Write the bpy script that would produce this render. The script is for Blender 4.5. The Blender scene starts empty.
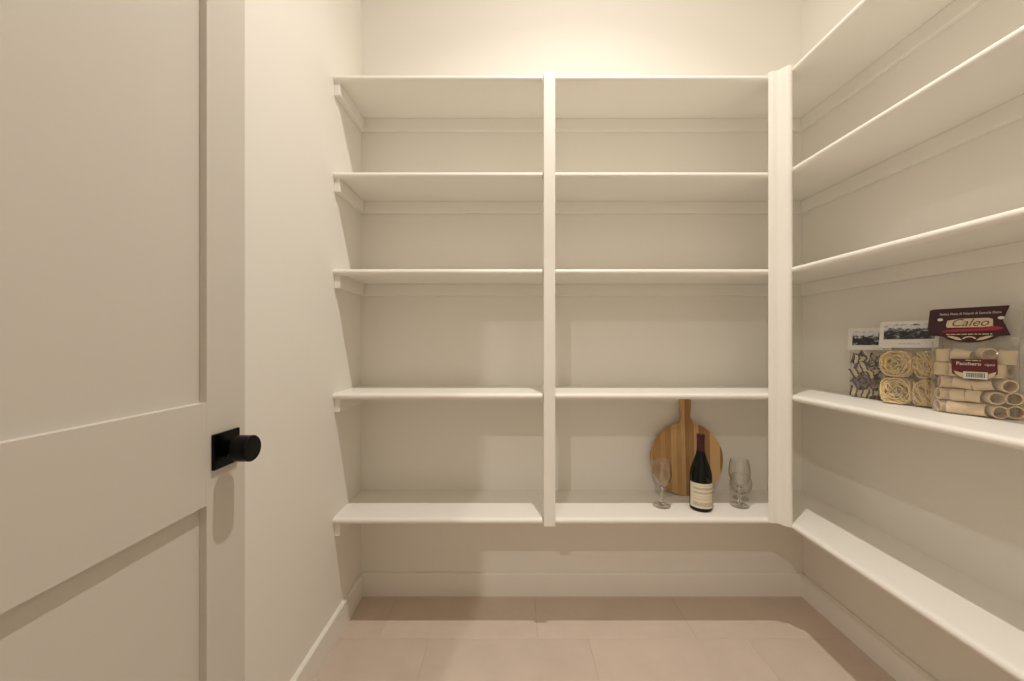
import bpy, bmesh, math, random
from mathutils import Vector, Matrix, noise

# ------------------------------------------------------------------ camera
scene = bpy.context.scene
COL = scene.collection
PI = math.pi

cam_d = bpy.data.cameras.new('camera')
cam_d.sensor_width = 36.0
cam_d.lens = 380.0 * 36.0 / 1024.0
cam_d.clip_start = 0.02
cam = bpy.data.objects.new('camera', cam_d)
COL.objects.link(cam)
cam.location = (0.0, 0.0, 1.104)
cam.rotation_euler = (PI / 2, 0, 0)
scene.camera = cam

# ------------------------------------------------------------------ world, exposure
w = bpy.data.worlds.new('world')
scene.world = w
w.use_nodes = True
w.node_tree.nodes['Background'].inputs[0].default_value = (1.0, 0.9, 0.78, 1)
w.node_tree.nodes['Background'].inputs[1].default_value = 0.02
scene.view_settings.view_transform = 'Standard'
scene.view_settings.look = 'None'
scene.view_settings.gamma = 1.0
scene.view_settings.use_curve_mapping = False
scene.view_settings.exposure = 0.0
scene.cycles.diffuse_bounces = 8
scene.cycles.max_bounces = 16
scene.cycles.transparent_max_bounces = 32
scene.cycles.sample_clamp_indirect = 4.0

LIGHT_COL = (1.0, 0.935, 0.86)
PANTRY_W = 20.0     # ceiling downlight in the pantry
HALL_W = 31.0       # ceiling downlight in the hall behind the doorway
PANTRY_L = (0.278, 0.74)
HALL_L = (-0.846, -1.36)

# ------------------------------------------------------------------ room measures (metres)
XL, XR = -0.656, 1.261        # left and right wall
YB, YF = 1.652, -0.13         # back wall, wall with the doorway
ZC = 3.048
IN = 0.0254
SHELF_Z = [k * IN - 0.005 for k in (82, 68, 54, 36, 18)]   # tops
TH = 0.02
YS = 1.389                    # front of the back shelves
XS = 0.995                    # front of the right shelves
NOSE = 0.022
PX0, PX1 = 0.1155, 0.1575     # middle post

# ------------------------------------------------------------------ helpers
def link(o, parent=None):
    COL.objects.link(o)
    if parent is not None:
        o.parent = parent
    return o

def tag(o, label=None, cat=None, group=None, kind=None):
    if label: o['label'] = label
    if cat: o['category'] = cat
    if group: o['group'] = group
    if kind: o['kind'] = kind
    return o

def empty(name, loc=(0, 0, 0), rz=0.0, parent=None):
    o = bpy.data.objects.new(name, None)
    o.empty_display_size = 0.05
    o.location = loc
    o.rotation_euler = (0, 0, rz)
    return link(o, parent)

def mesh_obj(name, bm, mat, parent=None, smooth=False, angle=None):
    bmesh.ops.recalc_face_normals(bm, faces=bm.faces)
    me = bpy.data.meshes.new(name)
    bm.to_mesh(me)
    bm.free()
    if smooth:
        me.polygons.foreach_set('use_smooth', [True] * len(me.polygons))
        if angle:
            me.set_sharp_from_angle(angle=math.radians(angle))
    me.materials.append(mat)
    return link(bpy.data.objects.new(name, me), parent)

def add_box(bm, x0, x1, y0, y1, z0, z1, bev=0.0, seg=2):
    r = bmesh.ops.create_cube(bm, size=1.0)
    vs = r['verts']
    bmesh.ops.transform(bm, matrix=Matrix.Translation(((x0 + x1) / 2, (y0 + y1) / 2, (z0 + z1) / 2)) @
                        Matrix.Diagonal((abs(x1 - x0), abs(y1 - y0), abs(z1 - z0), 1)), verts=vs)
    if bev > 0:
        es = list({e for v in vs for e in v.link_edges})
        bmesh.ops.bevel(bm, geom=es, offset=bev, segments=seg, affect='EDGES', profile=0.5)
    return bm

def box(name, mat, parent, x0, x1, y0, y1, z0, z1, bev=0.0, seg=2):
    bm = bmesh.new()
    add_box(bm, x0, x1, y0, y1, z0, z1, bev, seg)
    return mesh_obj(name, bm, mat, parent)

def prism(bm, pts, a, b, axis='z'):
    """polygon pts (2D) extruded from a to b along an axis"""
    def P(p, t):
        if axis == 'z': return (p[0], p[1], t)
        if axis == 'x': return (t, p[0], p[1])
        return (p[0], t, p[1])
    lo = [bm.verts.new(P(p, a)) for p in pts]
    hi = [bm.verts.new(P(p, b)) for p in pts]
    n = len(pts)
    for i in range(n):
        j = (i + 1) % n
        bm.faces.new((lo[i], lo[j], hi[j], hi[i]))
    bm.faces.new(lo[::-1]); bm.faces.new(hi)
    return bm

def lathe(bm, prof, seg=40, m=None):
    """closed-off revolve of (r, z) profile around z"""
    rings = []
    for r, z in prof:
        if r < 1e-6:
            rings.append([bm.verts.new((0, 0, z))])
        else:
            rings.append([bm.verts.new((r * math.cos(2 * PI * k / seg), r * math.sin(2 * PI * k / seg), z)) for k in range(seg)])
    for a, b in zip(rings[:-1], rings[1:]):
        for k in range(seg):
            j = (k + 1) % seg
            if len(a) == 1 and len(b) == 1: continue
            if len(a) == 1: bm.faces.new((a[0], b[k], b[j]))
            elif len(b) == 1: bm.faces.new((a[k], a[j], b[0]))
            else: bm.faces.new((a[k], a[j], b[j], b[k]))
    if m is not None:
        bmesh.ops.transform(bm, matrix=m, verts=[v for ring in rings for v in ring])
    return bm

def tube_path(bm, pts, r, seg=5, flat=1.0):
    rings = []
    n = len(pts)
    for i, p in enumerate(pts):
        t = (pts[min(i + 1, n - 1)] - pts[max(i - 1, 0)])
        if t.length < 1e-9: t = Vector((1, 0, 0))
        t.normalize()
        up = Vector((0, 1, 0)) if abs(t.y) < 0.9 else Vector((1, 0, 0))
        s = t.cross(up).normalized(); u = s.cross(t).normalized()
        rings.append([bm.verts.new(p + s * (r * math.cos(2 * PI * k / seg)) + u * (r * flat * math.sin(2 * PI * k / seg))) for k in range(seg)])
    for a, b in zip(rings[:-1], rings[1:]):
        for k in range(seg):
            j = (k + 1) % seg
            bm.faces.new((a[k], a[j], b[j], b[k]))
    bm.faces.new(rings[0][::-1]); bm.faces.new(rings[-1])

# ------------------------------------------------------------------ materials
def new_mat(name):
    m = bpy.data.materials.new(name)
    m.use_nodes = True
    nt = m.node_tree
    return m, nt, nt.nodes['Principled BSDF'], nt.nodes['Material Output']

def nd(nt, kind, **kw):
    n = nt.nodes.new(kind)
    for k, v in kw.items():
        if k in n.inputs: n.inputs[k].default_value = v
        else: setattr(n, k, v)
    return n

def paint(name, col, rough=0.6, bump=0.03, scale=260.0, var=0.02, spec=0.35):
    m, nt, b, out = new_mat(name)
    tc = nd(nt, 'ShaderNodeTexCoord')
    big = nd(nt, 'ShaderNodeTexNoise'); big.inputs['Scale'].default_value = 2.2; big.inputs['Detail'].default_value = 3
    nt.links.new(tc.outputs['Object'], big.inputs['Vector'])
    mix = nd(nt, 'ShaderNodeMix', data_type='RGBA')
    mix.inputs[6].default_value = (*[c * (1 - var) for c in col], 1)
    mix.inputs[7].default_value = (*[min(1, c * (1 + var)) for c in col], 1)
    nt.links.new(big.outputs[0], mix.inputs[0])
    nt.links.new(mix.outputs[2], b.inputs['Base Color'])
    b.inputs['Roughness'].default_value = rough
    b.inputs['Specular IOR Level'].default_value = spec
    if bump > 0:
        n = nd(nt, 'ShaderNodeTexNoise'); n.inputs['Scale'].default_value = scale; n.inputs['Detail'].default_value = 2
        nt.links.new(tc.outputs['Object'], n.inputs['Vector'])
        bp = nd(nt, 'ShaderNodeBump'); bp.inputs['Strength'].default_value = bump; bp.inputs['Distance'].default_value = 0.002
        nt.links.new(n.outputs[0], bp.inputs['Height'])
        nt.links.new(bp.outputs[0], b.inputs['Normal'])
    return m

def plain(name, col, rough=0.5, metal=0.0, spec=0.5):
    m, nt, b, out = new_mat(name)
    tc = nd(nt, 'ShaderNodeTexCoord')
    n = nd(nt, 'ShaderNodeTexNoise'); n.inputs['Scale'].default_value = 60; n.inputs['Detail'].default_value = 2
    nt.links.new(tc.outputs['Object'], n.inputs['Vector'])
    mix = nd(nt, 'ShaderNodeMix', data_type='RGBA')
    mix.inputs[6].default_value = (*[c * 0.95 for c in col], 1)
    mix.inputs[7].default_value = (*[min(1, c * 1.05) for c in col], 1)
    nt.links.new(n.outputs[0], mix.inputs[0])
    nt.links.new(mix.outputs[2], b.inputs['Base Color'])
    b.inputs['Roughness'].default_value = rough
    b.inputs['Metallic'].default_value = metal
    b.inputs['Specular IOR Level'].default_value = spec
    return m

WALL = (0.825, 0.80, 0.745)
M_WALL = paint('wall_paint', WALL, 0.75, 0.10, 320, 0.012, 0.2)
M_CEIL = paint('ceiling_paint', (0.82, 0.80, 0.76), 0.8, 0.06, 200, 0.01, 0.2)
M_SHELF = paint('shelf_enamel', (0.84, 0.815, 0.76), 0.42, 0.03, 120, 0.012, 0.4)
M_TRIM = paint('trim_enamel', (0.84, 0.815, 0.76), 0.4, 0.02, 120, 0.012, 0.4)
M_DOOR = paint('door_enamel', (0.62, 0.585, 0.53), 0.45, 0.03, 150, 0.012, 0.4)
M_BLACK = plain('black_metal', (0.001, 0.001, 0.001), 0.22, 0.0, 0.14)
M_LENS, _nt, _b, _o = new_mat('lamp_lens')
_b.inputs['Base Color'].default_value = (0.9, 0.88, 0.84, 1)
_b.inputs['Emission Color'].default_value = (*LIGHT_COL, 1)
_b.inputs['Emission Strength'].default_value = 8.0
_n = nd(_nt, 'ShaderNodeTexNoise'); _n.inputs['Scale'].default_value = 40
_nt.links.new(_n.outputs[0], _b.inputs['Roughness'])

def tile_mat():
    m, nt, b, out = new_mat('floor_tile')
    tc = nd(nt, 'ShaderNodeTexCoord')
    oi = nd(nt, 'ShaderNodeObjectInfo')
    off = nd(nt, 'ShaderNodeVectorMath', operation='SCALE'); off.inputs[0].default_value = (7.3, 3.1, 0.0)
    nt.links.new(oi.outputs['Random'], off.inputs['Scale'])
    add = nd(nt, 'ShaderNodeVectorMath', operation='ADD')
    nt.links.new(tc.outputs['Object'], add.inputs[0]); nt.links.new(off.outputs[0], add.inputs[1])
    n1 = nd(nt, 'ShaderNodeTexNoise'); n1.inputs['Scale'].default_value = 6.0; n1.inputs['Detail'].default_value = 6; n1.inputs['Roughness'].default_value = 0.6
    nt.links.new(add.outputs[0], n1.inputs['Vector'])
    cr = nd(nt, 'ShaderNodeValToRGB')
    cr.color_ramp.elements[0].position = 0.3; cr.color_ramp.elements[0].color = (0.56, 0.465, 0.39, 1)
    cr.color_ramp.elements[1].position = 0.7; cr.color_ramp.elements[1].color = (0.63, 0.525, 0.445, 1)
    nt.links.new(n1.outputs[0], cr.inputs[0])
    hv = nd(nt, 'ShaderNodeHueSaturation')
    mr = nd(nt, 'ShaderNodeMapRange'); mr.inputs['To Min'].default_value = 0.96; mr.inputs['To Max'].default_value = 1.04
    nt.links.new(oi.outputs['Random'], mr.inputs['Value'])
    nt.links.new(mr.outputs[0], hv.inputs['Value']); nt.links.new(cr.outputs[0], hv.inputs['Color'])
    nt.links.new(hv.outputs[0], b.inputs['Base Color'])
    b.inputs['Roughness'].default_value = 0.6
    b.inputs['Specular IOR Level'].default_value = 0.3
    n2 = nd(nt, 'ShaderNodeTexNoise'); n2.inputs['Scale'].default_value = 150; n2.inputs['Detail'].default_value = 2
    nt.links.new(tc.outputs['Object'], n2.inputs['Vector'])
    bp = nd(nt, 'ShaderNodeBump'); bp.inputs['Strength'].default_value = 0.06; bp.inputs['Distance'].default_value = 0.002
    nt.links.new(n2.outputs[0], bp.inputs['Height']); nt.links.new(bp.outputs[0], b.inputs['Normal'])
    return m
M_TILE = tile_mat()
M_GROUT = paint('floor_grout', (0.53, 0.44, 0.37), 0.9, 0.1, 300, 0.03, 0.1)

def bamboo_mat():
    m, nt, b, out = new_mat('bamboo')
    tc = nd(nt, 'ShaderNodeTexCoord'); oi = nd(nt, 'ShaderNodeObjectInfo')
    mp = nd(nt, 'ShaderNodeMapping'); mp.inputs['Scale'].default_value = (260, 60, 9)
    nt.links.new(tc.outputs['Object'], mp.inputs['Vector'])
    off = nd(nt, 'ShaderNodeVectorMath', operation='ADD')
    nt.links.new(mp.outputs[0], off.inputs[0])
    sc = nd(nt, 'ShaderNodeVectorMath', operation='SCALE'); sc.inputs[0].default_value = (31, 17, 23)
    nt.links.new(oi.outputs['Random'], sc.inputs['Scale']); nt.links.new(sc.outputs[0], off.inputs[1])
    n = nd(nt, 'ShaderNodeTexNoise'); n.inputs['Scale'].default_value = 1.0; n.inputs['Detail'].default_value = 4
    nt.links.new(off.outputs[0], n.inputs['Vector'])
    add = nd(nt, 'ShaderNodeMath', operation='MULTIPLY_ADD'); add.inputs[1].default_value = 0.45
    nt.links.new(n.outputs[0], add.inputs[0])
    m2 = nd(nt, 'ShaderNodeMath', operation='MULTIPLY'); m2.inputs[1].default_value = 0.62
    nt.links.new(oi.outputs['Random'], m2.inputs[0]); nt.links.new(m2.outputs[0], add.inputs[2])
    cr = nd(nt, 'ShaderNodeValToRGB')
    e = cr.color_ramp.elements
    e[0].position = 0.12; e[0].color = (0.24, 0.115, 0.036, 1)
    e[1].position = 0.80; e[1].color = (0.66, 0.43, 0.20, 1)
    k = e.new(0.5); k.color = (0.41, 0.225, 0.085, 1)
    nt.links.new(add.outputs[0], cr.inputs[0]); nt.links.new(cr.outputs[0], b.inputs['Base Color'])
    b.inputs['Roughness'].default_value = 0.45
    return m
M_BAMBOO = bamboo_mat()

def glass_mat(name, tint=(1, 1, 1), ior=1.48):
    m, nt, b, out = new_mat(name)
    b.inputs['Base Color'].default_value = (*tint, 1)
    b.inputs['Roughness'].default_value = 0.0
    b.inputs['IOR'].default_value = ior
    b.inputs['Transmission Weight'].default_value = 1.0
    return m
M_GLASS = glass_mat('clear_glass_solid')

def thin_mat(name, tint, edge, refl_rough, haze, haze_col=(0.9, 0.88, 0.84), gain=1.0):
    """thin clear wall: see-through, reflecting more and growing denser at grazing angles"""
    m, nt, b, out = new_mat(name)
    nt.nodes.remove(b)
    lw = nd(nt, 'ShaderNodeLayerWeight'); lw.inputs['Blend'].default_value = 0.35
    tr = nd(nt, 'ShaderNodeBsdfTransparent')
    mixc = nd(nt, 'ShaderNodeMix', data_type='RGBA')
    mixc.inputs[6].default_value = (*tint, 1); mixc.inputs[7].default_value = (*edge, 1)
    pw = nd(nt, 'ShaderNodeMath', operation='POWER'); pw.inputs[1].default_value = 2.2
    nt.links.new(lw.outputs['Facing'], pw.inputs[0])
    nt.links.new(pw.outputs[0], mixc.inputs[0]); nt.links.new(mixc.outputs[2], tr.inputs['Color'])
    gl = nd(nt, 'ShaderNodeBsdfGlossy'); gl.inputs['Roughness'].default_value = refl_rough
    p5 = nd(nt, 'ShaderNodeMath', operation='POWER'); p5.inputs[1].default_value = 4.0
    lw2 = nd(nt, 'ShaderNodeLayerWeight'); lw2.inputs['Blend'].default_value = 0.5
    nt.links.new(lw2.outputs['Facing'], p5.inputs[0])
    fr = nd(nt, 'ShaderNodeMath', operation='MULTIPLY_ADD'); fr.inputs[1].default_value = 0.7; fr.inputs[2].default_value = 0.035
    nt.links.new(p5.outputs[0], fr.inputs[0])
    fg = nd(nt, 'ShaderNodeMath', operation='MULTIPLY'); fg.inputs[1].default_value = gain
    fg.use_clamp = True
    nt.links.new(fr.outputs[0], fg.inputs[0])
    mx = nd(nt, 'ShaderNodeMixShader')
    nt.links.new(fg.outputs[0], mx.inputs[0]); nt.links.new(tr.outputs[0], mx.inputs[1]); nt.links.new(gl.outputs[0], mx.inputs[2])
    last = mx
    if haze > 0:
        df = nd(nt, 'ShaderNodeBsdfDiffuse'); df.inputs['Color'].default_value = (*haze_col, 1)
        m2 = nd(nt, 'ShaderNodeMixShader')
        hz = nd(nt, 'ShaderNodeMath', operation='MULTIPLY_ADD'); hz.inputs[1].default_value = 0.45; hz.inputs[2].default_value = haze
        nt.links.new(p5.outputs[0], hz.inputs[0]); nt.links.new(hz.outputs[0], m2.inputs[0])
        nt.links.new(mx.outputs[0], m2.inputs[1]); nt.links.new(df.outputs[0], m2.inputs[2])
        last = m2
    nt.links.new(last.outputs[0], out.inputs['Surface'])
    return m
M_BOWL = thin_mat('clear_glass_wall', (0.985, 0.985, 0.98), (0.64, 0.63, 0.60), 0.02, 0.0, gain=1.7)
M_FILM = thin_mat('clear_film', (0.975, 0.975, 0.965), (0.80, 0.80, 0.78), 0.14, 0.06, gain=1.8)

# ------------------------------------------------------------------ setting: floor, walls, ceiling
HX0, HX1, HY0 = -2.2, 1.6, -2.7            # hall beyond the doorway
WT = 0.12
OPX0, OPX1, OPZ = -0.60, 0.345, 2.40      # doorway

floor = box('floor', M_GROUT, None, HX0 - WT, HX1 + WT, HY0 - WT, YB + WT, -0.06, -0.0012)
tag(floor, 'beige rectangular tiled floor of the pantry', kind='structure')
TW, THT, GAP = 0.59, 0.295, 0.0016
row_y = 1.407
offs = [0.095, 0.282, 0.47, 0.06]
tile_cache = {}
r = 0
y1 = row_y + THT
while y1 > YF - 0.9:
    y0 = y1 - THT
    ya, yb = y0 + GAP / 2, min(y1, YB + 0.005) - GAP / 2
    k0 = math.floor((XL - offs[r % 4]) / TW)
    x = offs[r % 4] + k0 * TW
    while x < XR:
        xa, xb = max(x, XL - 0.01) + GAP / 2, min(x + TW, XR + 0.01) - GAP / 2
        if xb - xa > 0.01:
            key = (round(xb - xa, 4), round(yb - ya, 4))
            if key not in tile_cache:
                bm = bmesh.new()
                add_box(bm, -(xb - xa) / 2, (xb - xa) / 2, -(yb - ya) / 2, (yb - ya) / 2, -0.006, 0.0, 0.0008, 1)
                o = mesh_obj('tile', bm, M_TILE, floor)
                tile_cache[key] = o.data
            else:
                o = link(bpy.data.objects.new('tile', tile_cache[key]), floor)
            o.location = ((xa + xb) / 2, (ya + yb) / 2, 0)
        x += TW
    y1 = y0
    r += 1

def wall(name, label, *b):
    o = box(name, M_WALL, None, *b)
    tag(o, label, kind='structure')
    return o
wall('wall_back', 'off-white painted back wall behind the shelves', XL - WT, XR + WT, YB, YB + WT, -0.05, ZC)
wall('wall_left', 'off-white painted side wall behind the open door', XL - WT, XL, YF, YB, -0.05, ZC)
wall('wall_right', 'off-white painted side wall carrying the long shelves', XR, XR + WT, YF, YB, -0.05, ZC)
bm = bmesh.new()
add_box(bm, HX0, OPX0, YF - WT, YF, -0.05, ZC)
add_box(bm, OPX1, HX1, YF - WT, YF, -0.05, ZC)
add_box(bm, OPX0, OPX1, YF - WT, YF, OPZ, ZC)
tag(mesh_obj('wall_front', bm, M_WALL), 'off-white wall with the doorway behind the viewer', kind='structure')
wall('wall_hall_left', 'off-white hall wall beyond the doorway', HX0 - WT, HX0, HY0, YF - WT, -0.05, ZC)
wall('wall_hall_right', 'off-white hall wall beyond the doorway', HX1, HX1 + WT, HY0, YF - WT, -0.05, ZC)
wall('wall_hall_back', 'off-white far hall wall beyond the doorway', HX0 - WT, HX1 + WT, HY0 - WT, HY0, -0.05, ZC)
ceil = box('ceiling', M_CEIL, None, HX0 - WT, HX1 + WT, HY0 - WT, YB + WT, ZC, ZC + 0.1)
tag(ceil, 'plain white painted ceiling', kind='structure')

# door lining and casing
bm = bmesh.new()
JT = 0.018
add_box(bm, OPX0, OPX0 + JT, YF - WT - 0.004, YF + 0.004, 0, OPZ - JT)
add_box(bm, OPX1 - JT, OPX1, YF - WT - 0.004, YF + 0.004, 0, OPZ - JT)
add_box(bm, OPX0, OPX1, YF - WT - 0.004, YF + 0.004, OPZ - JT, OPZ)
tag(mesh_obj('trim_1', bm, M_TRIM), 'white lining boards of the doorway', kind='structure')

# baseboards
BH, BT = 0.098, 0.014
def baseboard(name, label, axis, a, b, wallpos, sgn):
    prof = [(0, 0), (BT, 0), (BT, BH - 0.004), (BT - 0.004, BH), (0, BH)]
    bm = bmesh.new()
    pts = [(wallpos + sgn * p[0], p[1]) for p in prof]
    prism(bm, pts, a, b, axis)
    tag(mesh_obj(name, bm, M_TRIM), label, kind='structure')
baseboard('baseboard_back', 'flat white baseboard along the back wall', 'x', XL, XR, YB, -1)
baseboard('baseboard_left', 'flat white baseboard along the left wall', 'y', YF, YB - BT, XL, 1)
baseboard('baseboard_right', 'flat white baseboard along the right wall', 'y', YF, YB - BT, XR, -1)

# ------------------------------------------------------------------ ceiling downlights
def downlight(x, y, watts, label, rad=0.032):
    t = empty('downlight', (x, y, ZC))
    tag(t, label, 'light')
    bm = bmesh.new()
    lathe(bm, [(rad, 0.0), (rad + 0.004, -0.006), (rad + 0.022, -0.004), (rad + 0.024, -0.0005), (rad, 0.0)], 40)
    mesh_obj('trim_ring', bm, M_TRIM, t, True, 40)
    bm = bmesh.new()
    lathe(bm, [(0, -0.002), (rad - 0.001, -0.002), (rad - 0.001, -0.0005), (0, -0.0005)], 40)
    mesh_obj('lens', bm, M_LENS, t)
    # light of the lens: a wide glow with a focused beam in it
    for part, spread in ((0.56, 172), (0.44, 118)):
        L = bpy.data.lights.new('downlight_lamp', 'AREA')
        L.shape = 'DISK'; L.size = 0.036; L.energy = watts * part; L.color = LIGHT_COL; L.spread = math.radians(spread)
        o = bpy.data.objects.new('downlight_lamp', L)
        o.location = (0, 0, -0.008)
        link(o, t)
downlight(*PANTRY_L, PANTRY_W, 'round recessed ceiling light over the pantry')
downlight(*HALL_L, HALL_W, 'round recessed ceiling light in the hall')

# ------------------------------------------------------------------ door
HINGE = Vector((-0.541 - 0.018, YF, 0))
DW, DT, DH = 0.90, 0.036, 2.372
door = empty('door_1', HINGE, -math.atan(0.02))
tag(door, 'greige two-panel door standing open along the left wall', kind='structure')
RC = 0.013
ST = 0.094
zr = [(0.012, 0.25), (0.810, 0.9936), (DH - 0.12, DH)]
for n, (a, b) in enumerate(((0.0, ST), (DW - ST, DW))):
    box('stile', M_DOOR, door, -DT, 0, a, b, 0.012, DH, 0.0004, 1)
for a, b in zr:
    box('rail', M_DOOR, door, -DT + 0.0002, -0.0002, ST, DW - ST, a, b, 0.0003, 1)
for a, b in ((zr[0][1], zr[1][0]), (zr[1][1], zr[2][0])):
    box('panel', M_DOOR, door, -DT + RC, -RC, ST - 0.004, DW - ST + 0.004, a - 0.004, b + 0.004)
# black knob on a square rose
KY, KZ = 0.717 - YF, 0.901
bm = bmesh.new()
RX = Matrix.Translation((0, KY, KZ)) @ Matrix.Rotation(PI / 2, 4, 'Y')
lathe(bm, [(0, 0.026), (0.0228, 0.026), (0.0243, 0.0275), (0.0243, 0.0525), (0.0225, 0.0545), (0, 0.0545)], 48, RX)
knob = mesh_obj('knob', bm, M_BLACK, door, True, 35)
knob['label'] = 'black cylindrical door knob on a square rose'
bm = bmesh.new()
add_box(bm, 0.0002, 0.006, KY - 0.0315, KY + 0.0315, KZ - 0.0325, KZ + 0.0325, 0.0012, 2)
mesh_obj('rosette', bm, M_BLACK, knob)
bm = bmesh.new()
lathe(bm, [(0, 0.005), (0.016, 0.005), (0.0155, 0.010), (0.0095, 0.011), (0.0095, 0.027), (0, 0.027)], 32, RX)
mesh_obj('stem', bm, M_BLACK, knob, True, 35)

# ------------------------------------------------------------------ shelves
def nose_profile(front, back, zt, zb, n=7):
    """rounded front edge, seen along its length: (depth, z)"""
    zc, rz = (zt + zb) / 2, (zt - zb) / 2
    rd = 0.012
    sgn = 1 if back > front else -1
    pts = [(back, zt)]
    for i in range(n + 1):
        a = PI / 2 - PI * i / n
        pts.append((front + sgn * rd - sgn * rd * math.cos(a), zc + rz * math.sin(a)))
    pts.append((back, zb))
    return pts

ORD = ['top', 'second', 'third', 'fourth', 'lowest']
ORDL = ['topmost', 'second highest', 'middle', 'second lowest', 'lowest']
CL_H, CL_T = 0.05, 0.021
PM = (PX0 + PX1) / 2
for i, zt in enumerate(SHELF_Z):
    zb = zt - TH
    # left bay
    s = box('wall_shelf', M_SHELF, None, XL, PM - 0.0006, YS + NOSE, YB, zb, zt)
    tag(s, '%s white shelf in the left bay of the back wall' % ORDL[i], 'shelf', 'shelves of the left bay')
    bm = bmesh.new(); prism(bm, nose_profile(YS, YS + NOSE, zt, zb - 0.002), XL, PX0 - 0.004, 'x')
    mesh_obj('nosing', bm, M_SHELF, s, True, 50)
    box('cleat', M_SHELF, s, XL, XL + CL_T, YS + 0.012, YB, zb - CL_H, zb, 0.0015, 1)
    box('cleat', M_SHELF, s, XL + CL_T, PM - 0.0006, YB - CL_T, YB, zb - CL_H, zb, 0.0015, 1)
    # right bay
    s = box('wall_shelf', M_SHELF, None, PM + 0.0006, XR, YS + NOSE, YB, zb, zt)
    tag(s, '%s white shelf in the right bay of the back wall' % ORDL[i], 'shelf', 'shelves of the right bay')
    bm = bmesh.new(); prism(bm, nose_profile(YS, YS + NOSE, zt, zb - 0.002), PX1 + 0.001, 0.953, 'x')
    mesh_obj('nosing', bm, M_SHELF, s, True, 50)
    box('cleat', M_SHELF, s, PM + 0.0006, XR, YB - CL_T, YB, zb - CL_H, zb, 0.0015, 1)
    # right wall
    s = box('wall_shelf', M_SHELF, None, XS + NOSE, XR, YF + 0.002, YS + NOSE - 0.0006, zb, zt)
    tag(s, '%s long white shelf on the right wall' % ORDL[i], 'shelf', 'shelves of the right wall')
    bm = bmesh.new(); prism(bm, nose_profile(XS, XS + NOSE, zt, zb - 0.002), YF + 0.002, 1.4098, 'y')
    mesh_obj('nosing', bm, M_SHELF, s, True, 50)
    box('cleat', M_SHELF, s, XR - CL_T, XR, YF + 0.002, YB - CL_T - 0.0006, zb - CL_H, zb, 0.0015, 1)

PZ0, PZ1 = 0.427, SHELF_Z[0] + 0.004
p = box('shelf_post', M_SHELF, None, PX0, PX1, YS - 0.008, YS + NOSE - 0.0006, PZ0, PZ1, 0.002, 2)
tag(p, 'narrow white upright post between the two bays of shelves', 'post')
plan = [(0.954, 1.4104), (0.937, 1.389), (0.9395, 1.3835), (0.945, 1.3795), (0.954, 1.3775), (0.962, 1.3755), (0.9675, 1.3705), (0.9715, 1.363),
        (0.9755, 1.355), (0.981, 1.3495), (0.988, 1.3475), (0.994, 1.348), (0.9985, 1.352), (1.0164, 1.392), (1.0164, 1.4104)]
bm = bmesh.new()
prism(bm, plan, 0.4415, PZ1, 'z')
tag(mesh_obj('corner_post', bm, M_SHELF, None, True, 38), 'white moulded corner post where back and right shelves meet', 'post')

# ------------------------------------------------------------------ cutting board
Z5, Z4 = SHELF_Z[4], SHELF_Z[3]
def board_outline():
    R, H = 0.151, 0.408
    right = []
    N = 90
    for i in range(N + 1):
        h = H * i / N
        h2 = H * (0.5 - 0.5 * math.cos(PI * i / N))
        h = 0.6 * h + 0.4 * h2
        wc = math.sqrt(max(0, R * R - (h - R) ** 2)) if h < 2 * R else 0.0
        hw = 0.0
        if h > R:
            t = min(1, max(0, (h - 0.31) / 0.07))
            hw = 0.0155 + 0.006 * t * t * (3 - 2 * t)
            if h > H - 0.012:
                u = (h - (H - 0.012)) / 0.012
                hw = hw - 0.012 * (1 - math.sqrt(max(0, 1 - u * u)))
        q = 2.0
        # shoulder fillet between disc and handle
        f = 0.0
        if 0.26 < h < 0.34:
            f = 0.012 * math.exp(-((h - 0.305) / 0.014) ** 2)
        wv = max(wc, hw, (wc ** 3 + hw ** 3) ** (1 / 3)) + f
        right.append((wv, h))
    return right + [(-a, b) for a, b in right[::-1] if True]

def clip(poly, x, keep_right):
    out = []
    n = len(poly)
    ins = (lambda p: p[0] >= x) if keep_right else (lambda p: p[0] <= x)
    for i in range(n):
        a, b = poly[i], poly[(i + 1) % n]
        if ins(a): out.append(a)
        if ins(a) != ins(b):
            t = (x - a[0]) / (b[0] - a[0])
            out.append((x, a[1] + t * (b[1] - a[1])))
    return out
def dedupe(poly):
    out = []
    for p_ in poly:
        if not out or (abs(p_[0] - out[-1][0]) + abs(p_[1] - out[-1][1])) > 1e-5:
            out.append(p_)
    while len(out) > 2 and abs(out[0][0] - out[-1][0]) + abs(out[0][1] - out[-1][1]) < 1e-5:
        out.pop()
    return out

cb_x = 0.7385
bot_y, lean = 1.5945, 0.0
top_y = YB - CL_T - 0.0006            # rests on the cleat under the shelf above
T_B = 0.016
lean = math.atan2(top_y - (bot_y + T_B), 0.405)
cb = empty('cutting_board', (cb_x, bot_y, Z5 + 0.0006))
cb.rotation_euler = (-lean, 0, math.radians(0.0))
tag(cb, 'round bamboo cutting board with a handle leaning behind the wine bottle', 'cutting board')
outl = dedupe(board_outline())
random.seed(4)
edges = [-0.16, -0.136, -0.112, -0.091, -0.066, -0.043, -0.0225, -0.0065, 0.0095, 0.031, 0.05, 0.074, 0.097, 0.118, 0.139, 0.16]
for a, b in zip(edges[:-1], edges[1:]):
    poly = dedupe(clip(clip(outl, a, True), b, False))
    if len(poly) < 3: continue
    bm = bmesh.new()
    prism(bm, poly, 0.0, T_B, 'y')
    mesh_obj('bamboo_strip', bm, M_BAMBOO, cb)

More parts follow.
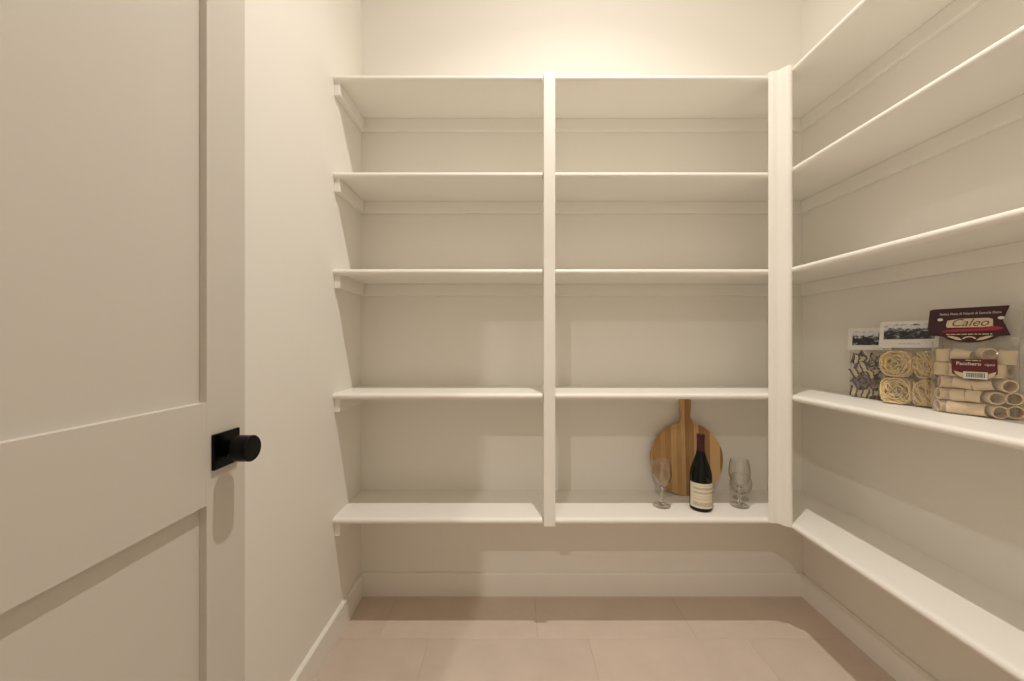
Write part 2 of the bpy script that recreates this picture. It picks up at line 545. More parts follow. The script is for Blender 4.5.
# ------------------------------------------------------------------ wine bottle
M_BOTTLE = plain('dark_bottle_glass', (0.002, 0.003, 0.002), 0.05, 0.0, 0.3)
M_FOIL = plain('maroon_foil', (0.062, 0.006, 0.012), 0.38, 0.0, 0.5)
def label_mat():
    m, nt, b, out = new_mat('wine_label_print')
    uv = nd(nt, 'ShaderNodeTexCoord')
    sep = nd(nt, 'ShaderNodeSeparateXYZ'); nt.links.new(uv.outputs['UV'], sep.inputs[0])
    # printed lines: rows in v, broken up along u
    rows = nd(nt, 'ShaderNodeValToRGB'); rows.color_ramp.interpolation = 'CONSTANT'
    e = rows.color_ramp.elements
    e[0].position = 0.0; e[0].color = (0, 0, 0, 1)
    e[1].position = 0.07; e[1].color = (0.55, 0.55, 0.55, 1)
    for pos, v in ((0.24, 0), (0.34, 0.35), (0.39, 0), (0.46, 0.3), (0.50, 0), (0.58, 0.6), (0.66, 0), (0.74, 0.65), (0.83, 0), (0.90, 0.25), (0.93, 0)):
        k = e.new(pos); k.color = (v, v, v, 1)
    nt.links.new(sep.outputs['Y'], rows.inputs[0])
    mp = nd(nt, 'ShaderNodeMapping'); mp.inputs['Scale'].default_value = (34, 60, 1)
    nt.links.new(uv.outputs['UV'], mp.inputs['Vector'])
    n = nd(nt, 'ShaderNodeTexNoise'); n.inputs['Scale'].default_value = 1.0; n.inputs['Detail'].default_value = 2
    nt.links.new(mp.outputs[0], n.inputs['Vector'])
    gt = nd(nt, 'ShaderNodeMath', operation='GREATER_THAN'); gt.inputs[1].default_value = 0.46
    nt.links.new(n.outputs[0], gt.inputs[0])
    # margins
    a1 = nd(nt, 'ShaderNodeMath', operation='COMPARE'); a1.inputs[1].default_value = 0.5; a1.inputs[2].default_value = 0.36
    nt.links.new(sep.outputs['X'], a1.inputs[0])
    mu = nd(nt, 'ShaderNodeMath', operation='MULTIPLY'); nt.links.new(gt.outputs[0], mu.inputs[0]); nt.links.new(rows.outputs[0], mu.inputs[1])
    mu2 = nd(nt, 'ShaderNodeMath', operation='MULTIPLY'); nt.links.new(mu.outputs[0], mu2.inputs[0]); nt.links.new(a1.outputs[0], mu2.inputs[1])
    mix = nd(nt, 'ShaderNodeMix', data_type='RGBA')
    mix.inputs[6].default_value = (0.72, 0.65, 0.50, 1); mix.inputs[7].default_value = (0.17, 0.13, 0.10, 1)
    nt.links.new(mu2.outputs[0], mix.inputs[0]); nt.links.new(mix.outputs[2], b.inputs['Base Color'])
    b.inputs['Roughness'].default_value = 0.6
    return m
bt = empty('wine_bottle', (0.7330, 1.476, Z5 + 0.0004), math.radians(-6))
bt.scale = (1, 1, 0.968)
tag(bt, 'dark red wine bottle with maroon foil and cream label', 'bottle')
bm = bmesh.new()
BR = 0.0405
lathe(bm, [(0, 0.006), (0.03, 0.001), (0.037, 0.0), (BR - 0.001, 0.0025), (BR, 0.006), (BR, 0.128), (BR - 0.0006, 0.140), (BR - 0.0025, 0.152),
           (BR - 0.006, 0.166), (0.0295, 0.182), (0.0245, 0.196), (0.0198, 0.210), (0.0165, 0.222), (0.0148, 0.234), (0.014, 0.246),
           (0.0138, 0.288), (0, 0.288)], 56)
body = mesh_obj('body', bm, M_BOTTLE, bt, True, 40)
bm = bmesh.new()
lathe(bm, [(0.0151, 0.232), (0.0145, 0.245), (0.0142, 0.284), (0.0150, 0.2845), (0.0152, 0.295), (0.0145, 0.2975), (0, 0.298)], 48)
mesh_obj('foil_capsule', bm, M_FOIL, bt, True, 40)
bm = bmesh.new()
uvl = bm.loops.layers.uv.new('UVMap')
LA0, LA1, LZ0, LZ1, LR = math.radians(-90 - 82), math.radians(-90 + 82), 0.015, 0.112, BR + 0.0003
ns = 36
cols = []
for k in range(ns + 1):
    a = LA0 + (LA1 - LA0) * k / ns
    cols.append([bm.verts.new((LR * math.cos(a), LR * math.sin(a), z)) for z in (LZ0, LZ1)])
for k in range(ns):
    f = bm.faces.new((cols[k][0], cols[k + 1][0], cols[k + 1][1], cols[k][1]))
    for lp, uvv in zip(f.loops, ((k / ns, 0), ((k + 1) / ns, 0), ((k + 1) / ns, 1), (k / ns, 1))):
        lp[uvl].uv = uvv
lab = mesh_obj('paper_label', bm, label_mat(), bt, True)
lab['label'] = 'cream paper label with rows of print'

# ------------------------------------------------------------------ wine glasses
def wine_glass(loc, label, h=0.182, foot=0.0345, stem_top=0.074, bowl_r=0.0385, rim_r=0.0315, rz=0.0):
    t = empty('wine_glass', loc, rz)
    tag(t, label, 'glass', 'glasses on the lowest shelf')
    bm = bmesh.new()
    lathe(bm, [(0, 0.0), (foot - 0.001, 0.0), (foot, 0.0012), (foot - 0.0008, 0.0024), (foot * 0.6, 0.0042), (0.011, 0.0075), (0, 0.0078)], 48)
    mesh_obj('foot', bm, M_BOWL, t, True, 60)
    bm = bmesh.new()
    lathe(bm, [(0, 0.0079), (0.0095, 0.0080), (0.0065, 0.0079 + (stem_top - 0.0079) * 0.12), (0.0044, 0.0079 + (stem_top - 0.0079) * 0.3), (0.0042, 0.0079 + (stem_top - 0.0079) * 0.6), (0.0048, 0.0079 + (stem_top - 0.0079) * 0.8), (0.0072, 0.0079 + (stem_top - 0.0079) * 0.93), (0.0095, stem_top - 0.0012), (0, stem_top - 0.0012)], 32)
    mesh_obj('stem', bm, M_GLASS, t, True, 60)
    bm = bmesh.new()
    hb = h - stem_top
    outer = [(0.0, 0.0), (0.30, 0.02), (0.52, 0.075), (0.74, 0.17), (0.90, 0.29), (0.985, 0.43), (1.0, 0.54), (0.985, 0.66), (0.93, 0.82), (rim_r / bowl_r, 1.0)]
    prof = [(bowl_r * a, stem_top + hb * b) for a, b in outer]
    tw = 0.0011
    inner = [(max(0.0, bowl_r * a - tw), stem_top + 0.004 * (1 - b) + hb * b) for a, b in outer[::-1]]
    lathe(bm, prof + inner, 56)
    mesh_obj('bowl', bm, M_BOWL, t, True, 60)
    return t
wine_glass((0.590, 1.500, Z5 + 0.0004), 'clear wine glass to the left of the bottle in front of the board')
wine_glass((0.898, 1.500, Z5 + 0.0004), 'clear tall wine glass to the right of the bottle')
wine_glass((0.944, 1.568, Z5 + 0.0004), 'small short-stemmed clear glass behind the right wine glass',
           h=0.098, foot=0.030, stem_top=0.019, bowl_r=0.041, rim_r=0.031)

# ------------------------------------------------------------------ pasta bags on the right wall
def card_mat(name, col, rough=0.45):
    return plain(name, col, rough, 0, 0.4)
M_MAROON = card_mat('maroon_card', (0.040, 0.006, 0.011))
M_MAROON2 = card_mat('red_brown_label', (0.115, 0.018, 0.018))
M_CREAM = card_mat('cream_print', (0.62, 0.52, 0.36))
M_WHITEP = card_mat('white_print', (0.72, 0.69, 0.64))
M_REDP = card_mat('red_print', (0.36, 0.015, 0.035))
M_INK = card_mat('dark_ink', (0.10, 0.045, 0.02))
M_INKK = card_mat('black_ink', (0.02, 0.02, 0.02))
M_CARD = card_mat('white_card', (0.70, 0.685, 0.65))

def photo_print(name, scale, seed):
    m, nt, b, out = new_mat(name)
    tc = nd(nt, 'ShaderNodeTexCoord')
    mp = nd(nt, 'ShaderNodeMapping'); mp.inputs['Scale'].default_value = (scale * 0.8, 1, scale * 1.5); mp.inputs['Location'].default_value = (seed, seed * 2, seed * 3)
    nt.links.new(tc.outputs['Object'], mp.inputs['Vector'])
    n = nd(nt, 'ShaderNodeTexNoise'); n.inputs['Scale'].default_value = 1.0; n.inputs['Detail'].default_value = 5; n.inputs['Roughness'].default_value = 0.7
    nt.links.new(mp.outputs[0], n.inputs['Vector'])
    # sky (light) at the top of the picture, dark town below
    g = nd(nt, 'ShaderNodeSeparateXYZ'); nt.links.new(tc.outputs['Generated'], g.inputs[0])
    sky = nd(nt, 'ShaderNodeMapRange'); sky.inputs['From Min'].default_value = 0.45; sky.inputs['From Max'].default_value = 0.8
    sky.inputs['To Min'].default_value = -0.10; sky.inputs['To Max'].default_value = 0.10
    nt.links.new(g.outputs['Z'], sky.inputs['Value'])
    ad = nd(nt, 'ShaderNodeMath', operation='ADD'); nt.links.new(n.outputs[0], ad.inputs[0]); nt.links.new(sky.outputs[0], ad.inputs[1])
    cr = nd(nt, 'ShaderNodeValToRGB'); e = cr.color_ramp.elements
    e[0].position = 0.40; e[0].color = (0.012, 0.012, 0.014, 1)
    e[1].position = 0.56; e[1].color = (0.60, 0.61, 0.62, 1)
    k = e.new(0.485); k.color = (0.09, 0.095, 0.105, 1)
    nt.links.new(ad.outputs[0], cr.inputs[0]); nt.links.new(cr.outputs[0], b.inputs['Base Color'])
    b.inputs['Roughness'].default_value = 0.45
    return m

def film_bag(name, parent, W, H, T, top_v, seed, z_pinch=1.0):
    """clear pillow bag: X across, -Y front, Z up; flat bottom, pinched flat at the top"""
    bm = bmesh.new()
    NU, NV = 28, 30
    def prof(v):
        if v < 0.10: return 0.72 + 0.28 * math.sin(v / 0.10 * PI / 2)
        if v < top_v: return 1.0
        t = min(1, (v - top_v) / (z_pinch - top_v))
        return max(0.02, math.cos(t * PI / 2))
    def wid(v):
        return 1.0 - 0.05 * (1 - min(1, v / 0.12)) ** 2 - 0.02 * math.sin(v * PI)
    V = {}
    for side in (-1, 1):
        for i in range(NU + 1):
            for j in range(NV + 1):
                u, v = i / NU, j / NV
                s = 2 * u - 1
                edge = i in (0, NU)
                if edge and side == 1:
                    V[side, i, j] = V[-1, i, j]; continue
                t = (1 - abs(s) ** 3.2) ** 0.6 * prof(v) * T / 2
                wr = noise.noise(Vector((s * 4 + seed, v * 6, side * 3.0))) * 0.0034 + noise.noise(Vector((s * 9, v * 13 + seed, side * 5.0))) * 0.0014
                if edge: wr = 0
                V[side, i, j] = bm.verts.new((s * W / 2 * wid(v), side * (t + (wr if t > 0.004 else 0)), v * H + (0.0 if j else 0.0)))
    for side in (-1, 1):
        for i in range(NU):
            for j in range(NV):
                bm.faces.new((V[side, i, j], V[side, i + 1, j], V[side, i + 1, j + 1], V[side, i, j + 1]))
    # bottom
    for i in range(NU):
        q = [V[-1, i, 0], V[-1, i + 1, 0], V[1, i + 1, 0], V[1, i, 0]]
        q2 = []
        for v_ in q:
            if v_ not in q2: q2.append(v_)
        if len(q2) > 2: bm.faces.new(q2)
    return mesh_obj(name, bm, M_FILM, parent, True, 60)

def text(name, body_, size, mat, parent, x, y, z, align='CENTER', shear=0.0, off=0.0, sx=1.0):
    c = bpy.data.curves.new(name, 'FONT')
    c.body = body_; c.size = size; c.align_x = align; c.align_y = 'CENTER'; c.shear = shear; c.offset = off
    c.extrude = 0.0001; c.resolution_u = 3
    o = bpy.data.objects.new(name + '_tmp', c)
    COL.objects.link(o)
    bpy.context.view_layer.update()
    dg = bpy.context.evaluated_depsgraph_get()
    me = bpy.data.meshes.new_from_object(o.evaluated_get(dg))
    bpy.data.objects.remove(o)
    me.transform(Matrix.Translation((x, y, z)) @ Matrix.Rotation(PI / 2, 4, 'X') @ Matrix.Diagonal((sx, 1, 1, 1)))
    me.materials.clear(); me.materials.append(mat)
    return link(bpy.data.objects.new(name, me), parent)

def fine_print(parent, x0, x1, y, z, h, mat, seed):
    """a line of print too small to read: word-length strokes"""
    random.seed(seed)
    bm = bmesh.new()
    x = x0
    while x < x1:
        L_ = min(random.uniform(2.0, 5.5) * h, x1 - x)
        add_box(bm, x, x + L_, y - 0.0002, y, z - h / 2, z + h / 2)
        x += L_ + 0.9 * h
    return mesh_obj('fine_print', bm, mat, parent)

def tilt_card(o, y, z, ang):
    """lean a card back about its lower edge so that its top meets the pinched bag"""
    R_ = Matrix.Rotation(-ang, 4, 'X')
    p_ = Vector((0, y, z))
    o.rotation_euler = (-ang, 0, 0)
    o.location = p_ - (R_ @ p_)

def slab(name, pts, y, th, mat, parent):
    bm = bmesh.new()
    prism(bm, pts, y - th, y, 'y')
    return mesh_obj(name, bm, mat, parent)

TUBE_COL = plain('semolina_pasta', (0.72, 0.575, 0.39), 0.55, 0, 0.3)
NEST_COL = plain('egg_pasta', (0.80, 0.60, 0.30), 0.5, 0, 0.35)
for _x in NEST_COL.node_tree.nodes:
    if _x.type == 'MIX':
        _x.inputs[6].default_value = (0.60, 0.40, 0.15, 1); _x.inputs[7].default_value = (1.0, 0.84, 0.52, 1)
    if _x.type == 'TEX_NOISE':
        _x.inputs['Scale'].default_value = 210; _x.inputs['Detail'].default_value = 3

def mixed_mat():
    m, nt, b, out = new_mat('mixed_pasta')
    oi = nd(nt, 'ShaderNodeObjectInfo'); tc = nd(nt, 'ShaderNodeTexCoord')
    n = nd(nt, 'ShaderNodeTexWave'); n.inputs['Scale'].default_value = 28; n.inputs['Distortion'].default_value = 3.0
    nt.links.new(tc.outputs['Object'], n.inputs['Vector'])
    cr = nd(nt, 'ShaderNodeValToRGB'); cr.color_ramp.interpolation = 'CONSTANT'; e = cr.color_ramp.elements
    e[0].position = 0; e[0].color = (0.62, 0.50, 0.32, 1)
    e[1].position = 0.25; e[1].color = (0.22, 0.10, 0.05, 1)
    for pos, c in ((0.45, (0.46, 0.24, 0.08, 1)), (0.6, (0.66, 0.58, 0.42, 1)), (0.78, (0.20, 0.14, 0.20, 1)), (0.88, (0.30, 0.26, 0.12, 1))):
        k = e.new(pos); k.color = c
    nt.links.new(oi.outputs['Random'], cr.inputs[0])
    mix = nd(nt, 'ShaderNodeMix', data_type='RGBA'); mix.inputs[7].default_value = (0.05, 0.03, 0.03, 1)
    st = nd(nt, 'ShaderNodeMath', operation='GREATER_THAN'); st.inputs[1].default_value = 0.76
    nt.links.new(n.outputs[0], st.inputs[0])
    nt.links.new(st.outputs[0], mix.inputs[0]); nt.links.new(cr.outputs[0], mix.inputs[6])
    nt.links.new(mix.outputs[2], b.inputs['Base Color'])
    b.inputs['Roughness'].default_value = 0.55
    return m
M_MIX = mixed_mat()

def bag_frame(cx, cy, ang):
    return Matrix.Translation((cx, cy, Z4 + 0.0006)) @ Matrix.Rotation(ang, 4, 'Z')

# --- large bag of tube pasta
A3 = math.radians(-67)
F3 = bag_frame(1.2035, 0.993, A3)
b3 = empty('pasta_bag', F3.to_translation(), A3)
tag(b3, 'large clear bag of tube pasta with a maroon header card', 'pasta bag', 'pasta bags on the right shelf')
H3, W3, T3 = 0.276, 0.156, 0.074
film_bag('film', b3, W3, H3, T3, 0.52, 1.7, 0.76)
HY = -0.0200
hd_pts = [(-0.074, 0.208), (-0.079, 0.228), (-0.078, 0.279), (-0.070, 0.2815), (0.062, 0.2825), (0.053, 0.245), (0.067, 0.207),
          (0.050, 0.205), (0.036, 0.196), (0.018, 0.190), (0.0, 0.188), (-0.018, 0.190), (-0.036, 0.196), (-0.050, 0.205)]
hd = slab('header_card', hd_pts, HY, 0.0012, M_MAROON, b3)
tilt_card(hd, HY, 0.19, 0.19)
hd['label'] = 'maroon header card with a cream script logo'
FY = HY - 0.0012
text('print_line', 'Antica Pasta di Napoli di Semola Dura', 0.0085, M_WHITEP, hd, -0.004, FY - 0.0002, 0.266, sx=0.82)
slab('logo_patch', [(-0.042, 0.229), (-0.044, 0.236), (-0.042, 0.248), (-0.02, 0.2525), (0.03, 0.2525), (0.037, 0.249), (0.038, 0.231), (0.02, 0.2285)], FY, 0.0004, M_CREAM, hd)
text('logo_script', 'Caleo', 0.0285, M_INK, hd, -0.003, FY - 0.0006, 0.2405, shear=0.35, off=0.0, sx=0.98)
slab('logo_ribbon', [(-0.050, 0.2165), (-0.046, 0.2215), (-0.03, 0.2245), (0.02, 0.226), (0.04, 0.231), (0.056, 0.226), (0.048, 0.2205), (0.03, 0.2195), (0.0, 0.218)], FY, 0.0003, M_REDP, hd)
for sx_ in (-0.056, 0.050):
    bm = bmesh.new()
    prism(bm, [(sx_ + 0.0055 * math.cos(2 * PI * k / 20), 0.2515 + 0.004 * math.sin(2 * PI * k / 20)) for k in range(20)], FY - 0.0003, FY, 'y')
    mesh_obj('seal_dot', bm, M_WHITEP, hd)
fine_print(hd, -0.042, 0.038, FY, 0.2105, 0.0022, M_CREAM, 3)
for sg in (-1, 1):
    slab('wheat_sheaf', [(sg * 0.012, 0.1945), (sg * 0.022, 0.1955), (sg * 0.036, 0.2025), (sg * 0.040, 0.2065), (sg * 0.030, 0.2055), (sg * 0.018, 0.2015)], FY, 0.0003, M_CREAM, hd)
bm = bmesh.new()
arc = [(0.012 * math.cos(PI * k / 12), 0.198 + 0.007 * math.sin(PI * k / 12)) for k in range(13)]
arc += [(0.008 * math.cos(PI * k / 12), 0.198 + 0.0045 * math.sin(PI * k / 12)) for k in range(12, -1, -1)]
prism(bm, arc, FY - 0.0003, FY, 'y')
mesh_obj('wheat_arch', bm, M_CREAM, hd)
# front label
LYF = -T3 / 2 - 0.0028
lb = slab('front_label', [(-0.040, 0.108), (-0.042, 0.146), (0.036, 0.148), (0.037, 0.112), (0.024, 0.098), (0.010, 0.0935), (-0.010, 0.0935), (-0.026, 0.099)], LYF, 0.0006, M_MAROON2, b3)
lb.location.x = 0.016
lb['label'] = 'red-brown product label with a barcode'
GY = LYF - 0.0006
text('print_line', 'Pacchero', 0.0118, M_WHITEP, lb, -0.011, GY - 0.0002, 0.1345, off=0.0001, sx=0.98)
text('print_line', 'rigato', 0.0072, M_WHITEP, lb, 0.0245, GY - 0.0002, 0.1335)
fine_print(lb, -0.016, 0.010, GY, 0.1435, 0.0022, M_CREAM, 5)
slab('wheat_band', [(-0.037, 0.115), (-0.020, 0.1105), (-0.020, 0.0985), (-0.026, 0.1005), (-0.033, 0.1065)], GY, 0.0002, M_CREAM, lb)
slab('wheat_band', [(0.035, 0.117), (0.022, 0.1105), (0.022, 0.0985), (0.026, 0.1005), (0.032, 0.107)], GY, 0.0002, M_CREAM, lb)
slab('barcode_patch', [(-0.020, 0.0965), (-0.020, 0.1145), (0.021, 0.1145), (0.021, 0.0965)], GY, 0.0003, M_WHITEP, lb)
M_BAR = card_mat('barcode_green', (0.06, 0.11, 0.06))
random.seed(11)
bm = bmesh.new()
xx = -0.015
while xx < 0.015:
    wv = random.choice((0.0007, 0.0011, 0.0016))
    add_box(bm, xx, xx + wv, GY - 0.0006, GY - 0.0003, 0.1005, 0.1118)
    xx += wv + random.choice((0.0007, 0.001, 0.0014))
mesh_obj('barcode_bars', bm, M_BAR, lb)

# tube pasta pieces (hollow)
def tube_mesh(R=0.0163, L=0.036, wt=0.0028):
    bm = bmesh.new()
    prof = [(R, -L / 2), (R, L / 2), (R - wt, L / 2), (R - wt, -L / 2), (R, -L / 2)]
    lathe(bm, prof, 22)
    bmesh.ops.remove_doubles(bm, verts=bm.verts, dist=1e-6)
    bmesh.ops.recalc_face_normals(bm, faces=bm.faces)
    me = bpy.data.meshes.new('tube_pasta')
    bm.to_mesh(me); bm.free()
    me.polygons.foreach_set('use_smooth', [True] * len(me.polygons))
    me.set_sharp_from_angle(angle=math.radians(40))
    me.materials.append(TUBE_COL)
    return me
TM = tube_mesh()
def put_tube(x, y, z, axis, tilt=0.0, yaw=0.0, sq=1.0, label='pasta tube at the back of the large clear bag'):
    o = bpy.data.objects.new('tube_pasta', TM)
    if axis == 'x': R_ = Matrix.Rotation(tilt, 4, 'Y') @ Matrix.Rotation(yaw, 4, 'Z') @ Matrix.Rotation(PI / 2, 4, 'Y')
    elif axis == 'y': R_ = Matrix.Rotation(yaw, 4, 'Z') @ Matrix.Rotation(tilt, 4, 'X') @ Matrix.Rotation(PI / 2, 4, 'X')
    else: R_ = Matrix.Rotation(tilt, 4, 'Y') @ Matrix.Rotation(yaw, 4, 'X')
    x = x * 0.93 + 0.004
    o.matrix_world = F3 @ Matrix.Translation((x, y, z)) @ R_ @ Matrix.Diagonal((0.96, 0.96, 0.94 * sq, 1))
    link(o)
    tag(o, label, 'pasta', 'pasta tubes in the large bag')
fy, by = -0.0185, 0.0172
ROWN = ['lowest', 'second lowest', 'middle', 'second highest', 'highest']
rows_seen = {}
# front layer, laid as in the photograph
for args in sorted((
        (-0.0610, -0.008, 0.0168, 'x', 0.0, 0.75, 0.62), (-0.0270, fy, 0.0168, 'x', 0.03, 0.06, 1.0), (0.0110, fy, 0.0172, 'x', -0.03, -0.14, 1.05),
        (0.0430, -0.014, 0.0172, 'x', 0.05, -0.85, 0.85), (0.0670, 0.000, 0.0185, 'x', 0.0, -0.9, 0.62),
        (-0.0560, -0.010, 0.0500, 'x', 0.05, 0.70, 0.75), (-0.0235, fy, 0.0500, 'x', -0.05, 0.0, 0.78), (0.0055, fy, 0.0505, 'x', 0.06, 0.0, 0.76),
        (0.0375, -0.015, 0.0500, 'x', -0.05, -0.85, 0.85), (0.0645, -0.002, 0.0515, 'x', 0.0, -0.9, 0.7),
        (-0.0490, -0.014, 0.0830, 'x', 0.05, 0.55, 0.85), (-0.0140, fy, 0.0835, 'x', 0.12, 0.0, 1.0), (0.0220, fy, 0.0830, 'x', -0.16, 0.0, 1.0),
        (0.0560, -0.011, 0.0830, 'x', 0.1, -0.75, 0.9),
        (-0.0600, -0.009, 0.1180, 'z', 0.05), (-0.0265, fy, 0.1170, 'z', 0.02), (0.0080, fy, 0.1180, 'z', -0.02),
        (0.0420, -0.015, 0.1180, 'z', 0.03), (-0.0575, -0.006, 0.1540, 'z', -0.05), (-0.0200, -0.012, 0.1545, 'x', 0.20),
        (0.0240, -0.010, 0.1600, 'y', 0.15, 0.75, 0.65), (0.0580, -0.004, 0.1520, 'z', 0.08)), key=lambda q_: (int(q_[2] / 0.0335), q_[0])):
    rows_seen[int(args[2] / 0.0335)] = k_ = rows_seen.get(int(args[2] / 0.0335), 0) + 1
    put_tube(*(args + (0.0, 0.0, 1.0)[len(args) - 4:]), label='%s pasta tube from the left in the %s front row of the large bag' % (
        ('first', 'second', 'third', 'fourth', 'fifth', 'sixth')[k_ - 1], ROWN[int(args[2] / 0.0335)]))
# back layer
for zz, items in ((0.0172, (-0.040, -0.003, 0.034)), (0.0505, (-0.036, 0.002, 0.039)), (0.0838, (-0.042, -0.004, 0.034)), (0.1170, (-0.037, 0.001, 0.038)), (0.1500, (-0.034, 0.003, 0.040))):
    for xx in items:
        put_tube(xx, by, zz, 'x', 0.02)

# --- middle bag of ribbon nests
A2 = math.radians(-67)
F2 = bag_frame(1.2020, 1.143, A2)
b2 = empty('pasta_bag', F2.to_translation(), A2)
tag(b2, 'middle clear bag of yellow pasta nests with a white printed card', 'pasta bag', 'pasta bags on the right shelf')
H2, W2, T2 = 0.245, 0.136, 0.070
film_bag('film', b2, W2, H2, T2, 0.64, 5.1, 0.76)
hd = slab('header_card', [(-0.068, 0.171), (-0.070, 0.254), (0.066, 0.256), (0.064, 0.174)], -0.0230, 0.0012, M_CARD, b2)
tilt_card(hd, -0.023, 0.171, 0.23)
hd['label'] = 'white header card with a dark town view'
slab('printed_picture', [(-0.058, 0.1975), (-0.060, 0.245), (0.057, 0.246), (0.055, 0.1995)], -0.0242, 0.0003, photo_print('town_print', 75, 3.0), hd)
fine_print(hd, -0.022, 0.026, -0.0242, 0.184, 0.0026, card_mat('grey_ink', (0.42, 0.42, 0.44)), 7)

def nest_mesh(seed, hx, hz, swirl):
    """one nest of ribbon pasta filling +-hx by +-hz; swirl: 1 coiled, 0 combed diagonally"""
    random.seed(seed)
    bm = bmesh.new()
    def put(pts):
        out = []
        lim = random.uniform(0.86, 0.965)
        for p_ in pts:
            m_ = max(abs(p_.x) / hx, abs(p_.z) / hz)
            e_ = ((abs(p_.x) / hx) ** 5 + (abs(p_.z) / hz) ** 5) ** (1 / 5)
            k_ = 1.0 if e_ < lim else lim / e_
            out.append(Vector((p_.x * k_, max(-0.0148, min(0.0148, p_.y)), p_.z * k_)))
        tube_path(bm, out, 0.0014, 5)
    for strand in range(52):
        lay = random.uniform(-0.006, 0.0135) if strand % 5 < 3 else random.uniform(-0.0146, -0.0095)
        if random.random() < swirl:
            q0 = random.uniform(0.30, 1.15)
            a0 = random.uniform(0, 2 * PI); span = random.uniform(0.9, 1.9) * PI; ph = random.uniform(0, 6)
            ox, oz = random.uniform(-0.45, 0.45) * hx * (1.1 - q0), random.uniform(-0.45, 0.45) * hz * (1.1 - q0)
            put([Vector((ox + hx * q0 * (1 + 0.09 * math.sin(2.3 * (a0 + span * k / 24) + ph)) * math.cos(a0 + span * k / 24),
                         lay + 0.0022 * math.sin(3 * (a0 + span * k / 24) + ph),
                         oz + hz * q0 * (1 + 0.09 * math.cos(1.9 * (a0 + span * k / 24) + ph)) * math.sin(a0 + span * k / 24))) for k in range(25)])
        else:
            a = random.gauss(-0.95, 0.35) if swirl < 0.5 else random.uniform(0, PI)
            d = Vector((math.cos(a), 0, math.sin(a))); n_ = Vector((-d.z, 0, d.x))
            o_ = random.uniform(-1, 1) * hx * 0.85; bd = random.uniform(-0.012, 0.012); ph = random.uniform(0, 6)
            Ls = hz * random.uniform(0.5, 1.05)
            put([n_ * (o_ + bd * (1 - (2 * k / 16 - 1) ** 2)) + d * (Ls * (2 * k / 16 - 1)) + Vector((0, lay + 0.002 * math.sin(k * 0.6 + ph), 0)) for k in range(17)])
    bmesh.ops.recalc_face_normals(bm, faces=bm.faces)
    me = bpy.data.meshes.new('pasta_nest')
    bm.to_mesh(me); bm.free()
    me.polygons.foreach_set('use_smooth', [True] * len(me.polygons))
    me.materials.append(NEST_COL)
    return me
NM = [nest_mesh(2, 0.0372, 0.0405, 0.7), nest_mesh(5, 0.0372, 0.0405, 0.7), nest_mesh(9, 0.0255, 0.0405, 0.25), nest_mesh(14, 0.0255, 0.0405, 0.25)]
nests = [(-0.0265, -0.0155, 0.0415, 0, 0, 'lower left front'), (-0.0265, -0.0155, 0.1228, 0, 1, 'upper left front'),
         (0.0355, -0.0135, 0.0415, 0, 2, 'lower right front'), (0.0355, -0.0135, 0.1228, 0, 3, 'upper right front'),
         (-0.0265, 0.0155, 0.0415, PI, 0, 'lower left rear'), (-0.0265, 0.0155, 0.1228, PI, 1, 'upper left rear'),
         (0.0355, 0.0155, 0.0415, PI, 2, 'lower right rear'), (0.0355, 0.0155, 0.1228, PI, 3, 'upper right rear')]
for x_, y_, z_, a_, k_, where in nests:
    o = bpy.data.objects.new('pasta_nest', NM[k_])
    o.matrix_world = F2 @ Matrix.Translation((x_, y_, z_)) @ Matrix.Rotation(a_, 4, 'Y')
    link(o)
    tag(o, '%s nest of yellow ribbon pasta inside the middle bag' % where, 'pasta', 'pasta nests in the middle bag')

# --- small bag of mixed pasta
A1 = math.radians(-66)
F1 = bag_frame(1.2080, 1.277, A1)
b1 = empty('pasta_bag', F1.to_translation(), A1)
tag(b1, 'small clear bag of dark mixed pasta with a white printed card', 'pasta bag', 'pasta bags on the right shelf')
H1, W1, T1 = 0.228, 0.118, 0.056
film_bag('film', b1, W1, H1, T1, 0.56, 9.4, 0.74)
hd = slab('header_card', [(-0.060, 0.162), (-0.061, 0.236), (0.058, 0.237), (0.057, 0.163)], -0.0150, 0.0012, M_CARD, b1)
tilt_card(hd, -0.015, 0.162, 0.15)
hd['label'] = 'white header card with a dark street view'
slab('printed_picture', [(-0.047, 0.178), (-0.048, 0.226), (0.050, 0.227), (0.049, 0.179)], -0.0162, 0.0003, photo_print('street_print', 60, 8.0), hd)

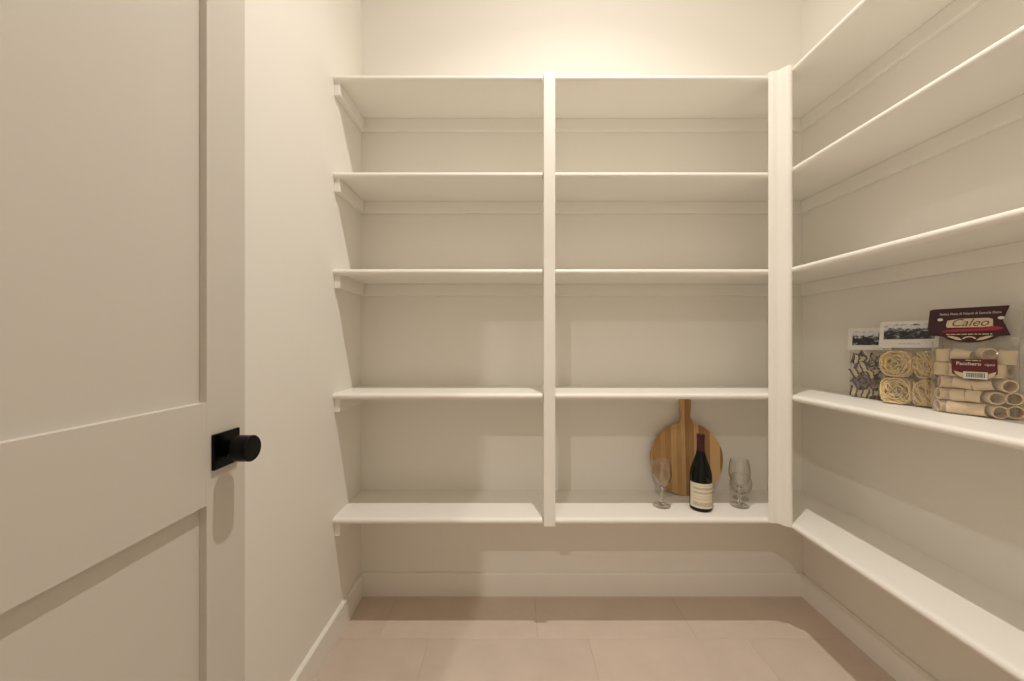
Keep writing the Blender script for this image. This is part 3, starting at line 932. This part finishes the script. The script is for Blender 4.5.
def bow_mesh(seed):
    random.seed(seed)
    bm = bmesh.new()
    NX, NZ = 10, 6
    G = []
    Lx, Lz = 0.019, 0.0115
    bend = random.uniform(0.2, 0.5)
    for i in range(NX + 1):
        row = []
        s = 2 * i / NX - 1
        for j in range(NZ + 1):
            t = 2 * j / NZ - 1
            wz = Lz * (0.30 + 0.70 * abs(s) ** 0.9)
            pl = 0.0032 * math.cos(t * PI * 1.5) * (1 - abs(s)) + 0.005 * bend * math.sin(s * PI) + 0.0015 * math.sin(4 * t + seed) * abs(s)
            row.append((s * Lx, pl, t * wz))
        G.append(row)
    th = 0.0012
    F_ = [[bm.verts.new((p_[0], p_[1] - th / 2, p_[2])) for p_ in row] for row in G]
    B_ = [[bm.verts.new((p_[0], p_[1] + th / 2, p_[2])) for p_ in row] for row in G]
    for i in range(NX):
        for j in range(NZ):
            bm.faces.new((F_[i][j], F_[i + 1][j], F_[i + 1][j + 1], F_[i][j + 1]))
            bm.faces.new((B_[i][j], B_[i][j + 1], B_[i + 1][j + 1], B_[i + 1][j]))
    for i in range(NX):
        bm.faces.new((F_[i][0], B_[i][0], B_[i + 1][0], F_[i + 1][0]))
        bm.faces.new((F_[i][NZ], F_[i + 1][NZ], B_[i + 1][NZ], B_[i][NZ]))
    for j in range(NZ):
        bm.faces.new((F_[0][j], F_[0][j + 1], B_[0][j + 1], B_[0][j]))
        bm.faces.new((F_[NX][j], B_[NX][j], B_[NX][j + 1], F_[NX][j + 1]))
    bmesh.ops.recalc_face_normals(bm, faces=bm.faces)
    me = bpy.data.meshes.new('bow_pasta')
    bm.to_mesh(me); bm.free()
    me.polygons.foreach_set('use_smooth', [True] * len(me.polygons))
    me.materials.append(M_MIX)
    return me
BM_ = [bow_mesh(s_) for s_ in range(4)]
random.seed(21)
for layer, yy in enumerate((-0.019, -0.0085, 0.002, 0.0125)):
    for rz_ in range(4):
        for cx_ in range(2):
            x_ = -0.0195 + 0.044 * cx_ + (0.004 if (rz_ + layer) % 2 else -0.004)
            z_ = 0.020 + 0.037 * rz_ + random.uniform(-0.002, 0.002)
            o = bpy.data.objects.new('bow_pasta', BM_[random.randrange(4)])
            o.matrix_world = (F1 @ Matrix.Translation((x_, yy, z_)) @ Matrix.Rotation(random.uniform(-0.6, 0.6) + (PI if random.random() < .5 else 0), 4, 'Y')
                              @ Matrix.Rotation(random.uniform(-0.15, 0.15), 4, 'X') @ Matrix.Diagonal((1.4, 1.4, 1.65, 1)))
            link(o)
            where = 'curled mixed pasta piece behind the front ones in the small bag'
            if layer == 0:
                where = 'curled pasta piece at the front of the small bag, %s row, %s' % (('lowest', 'second lowest', 'second highest', 'highest')[rz_], ('left', 'right')[cx_])
            tag(o, where, 'pasta', 'mixed pasta pieces in the small bag')
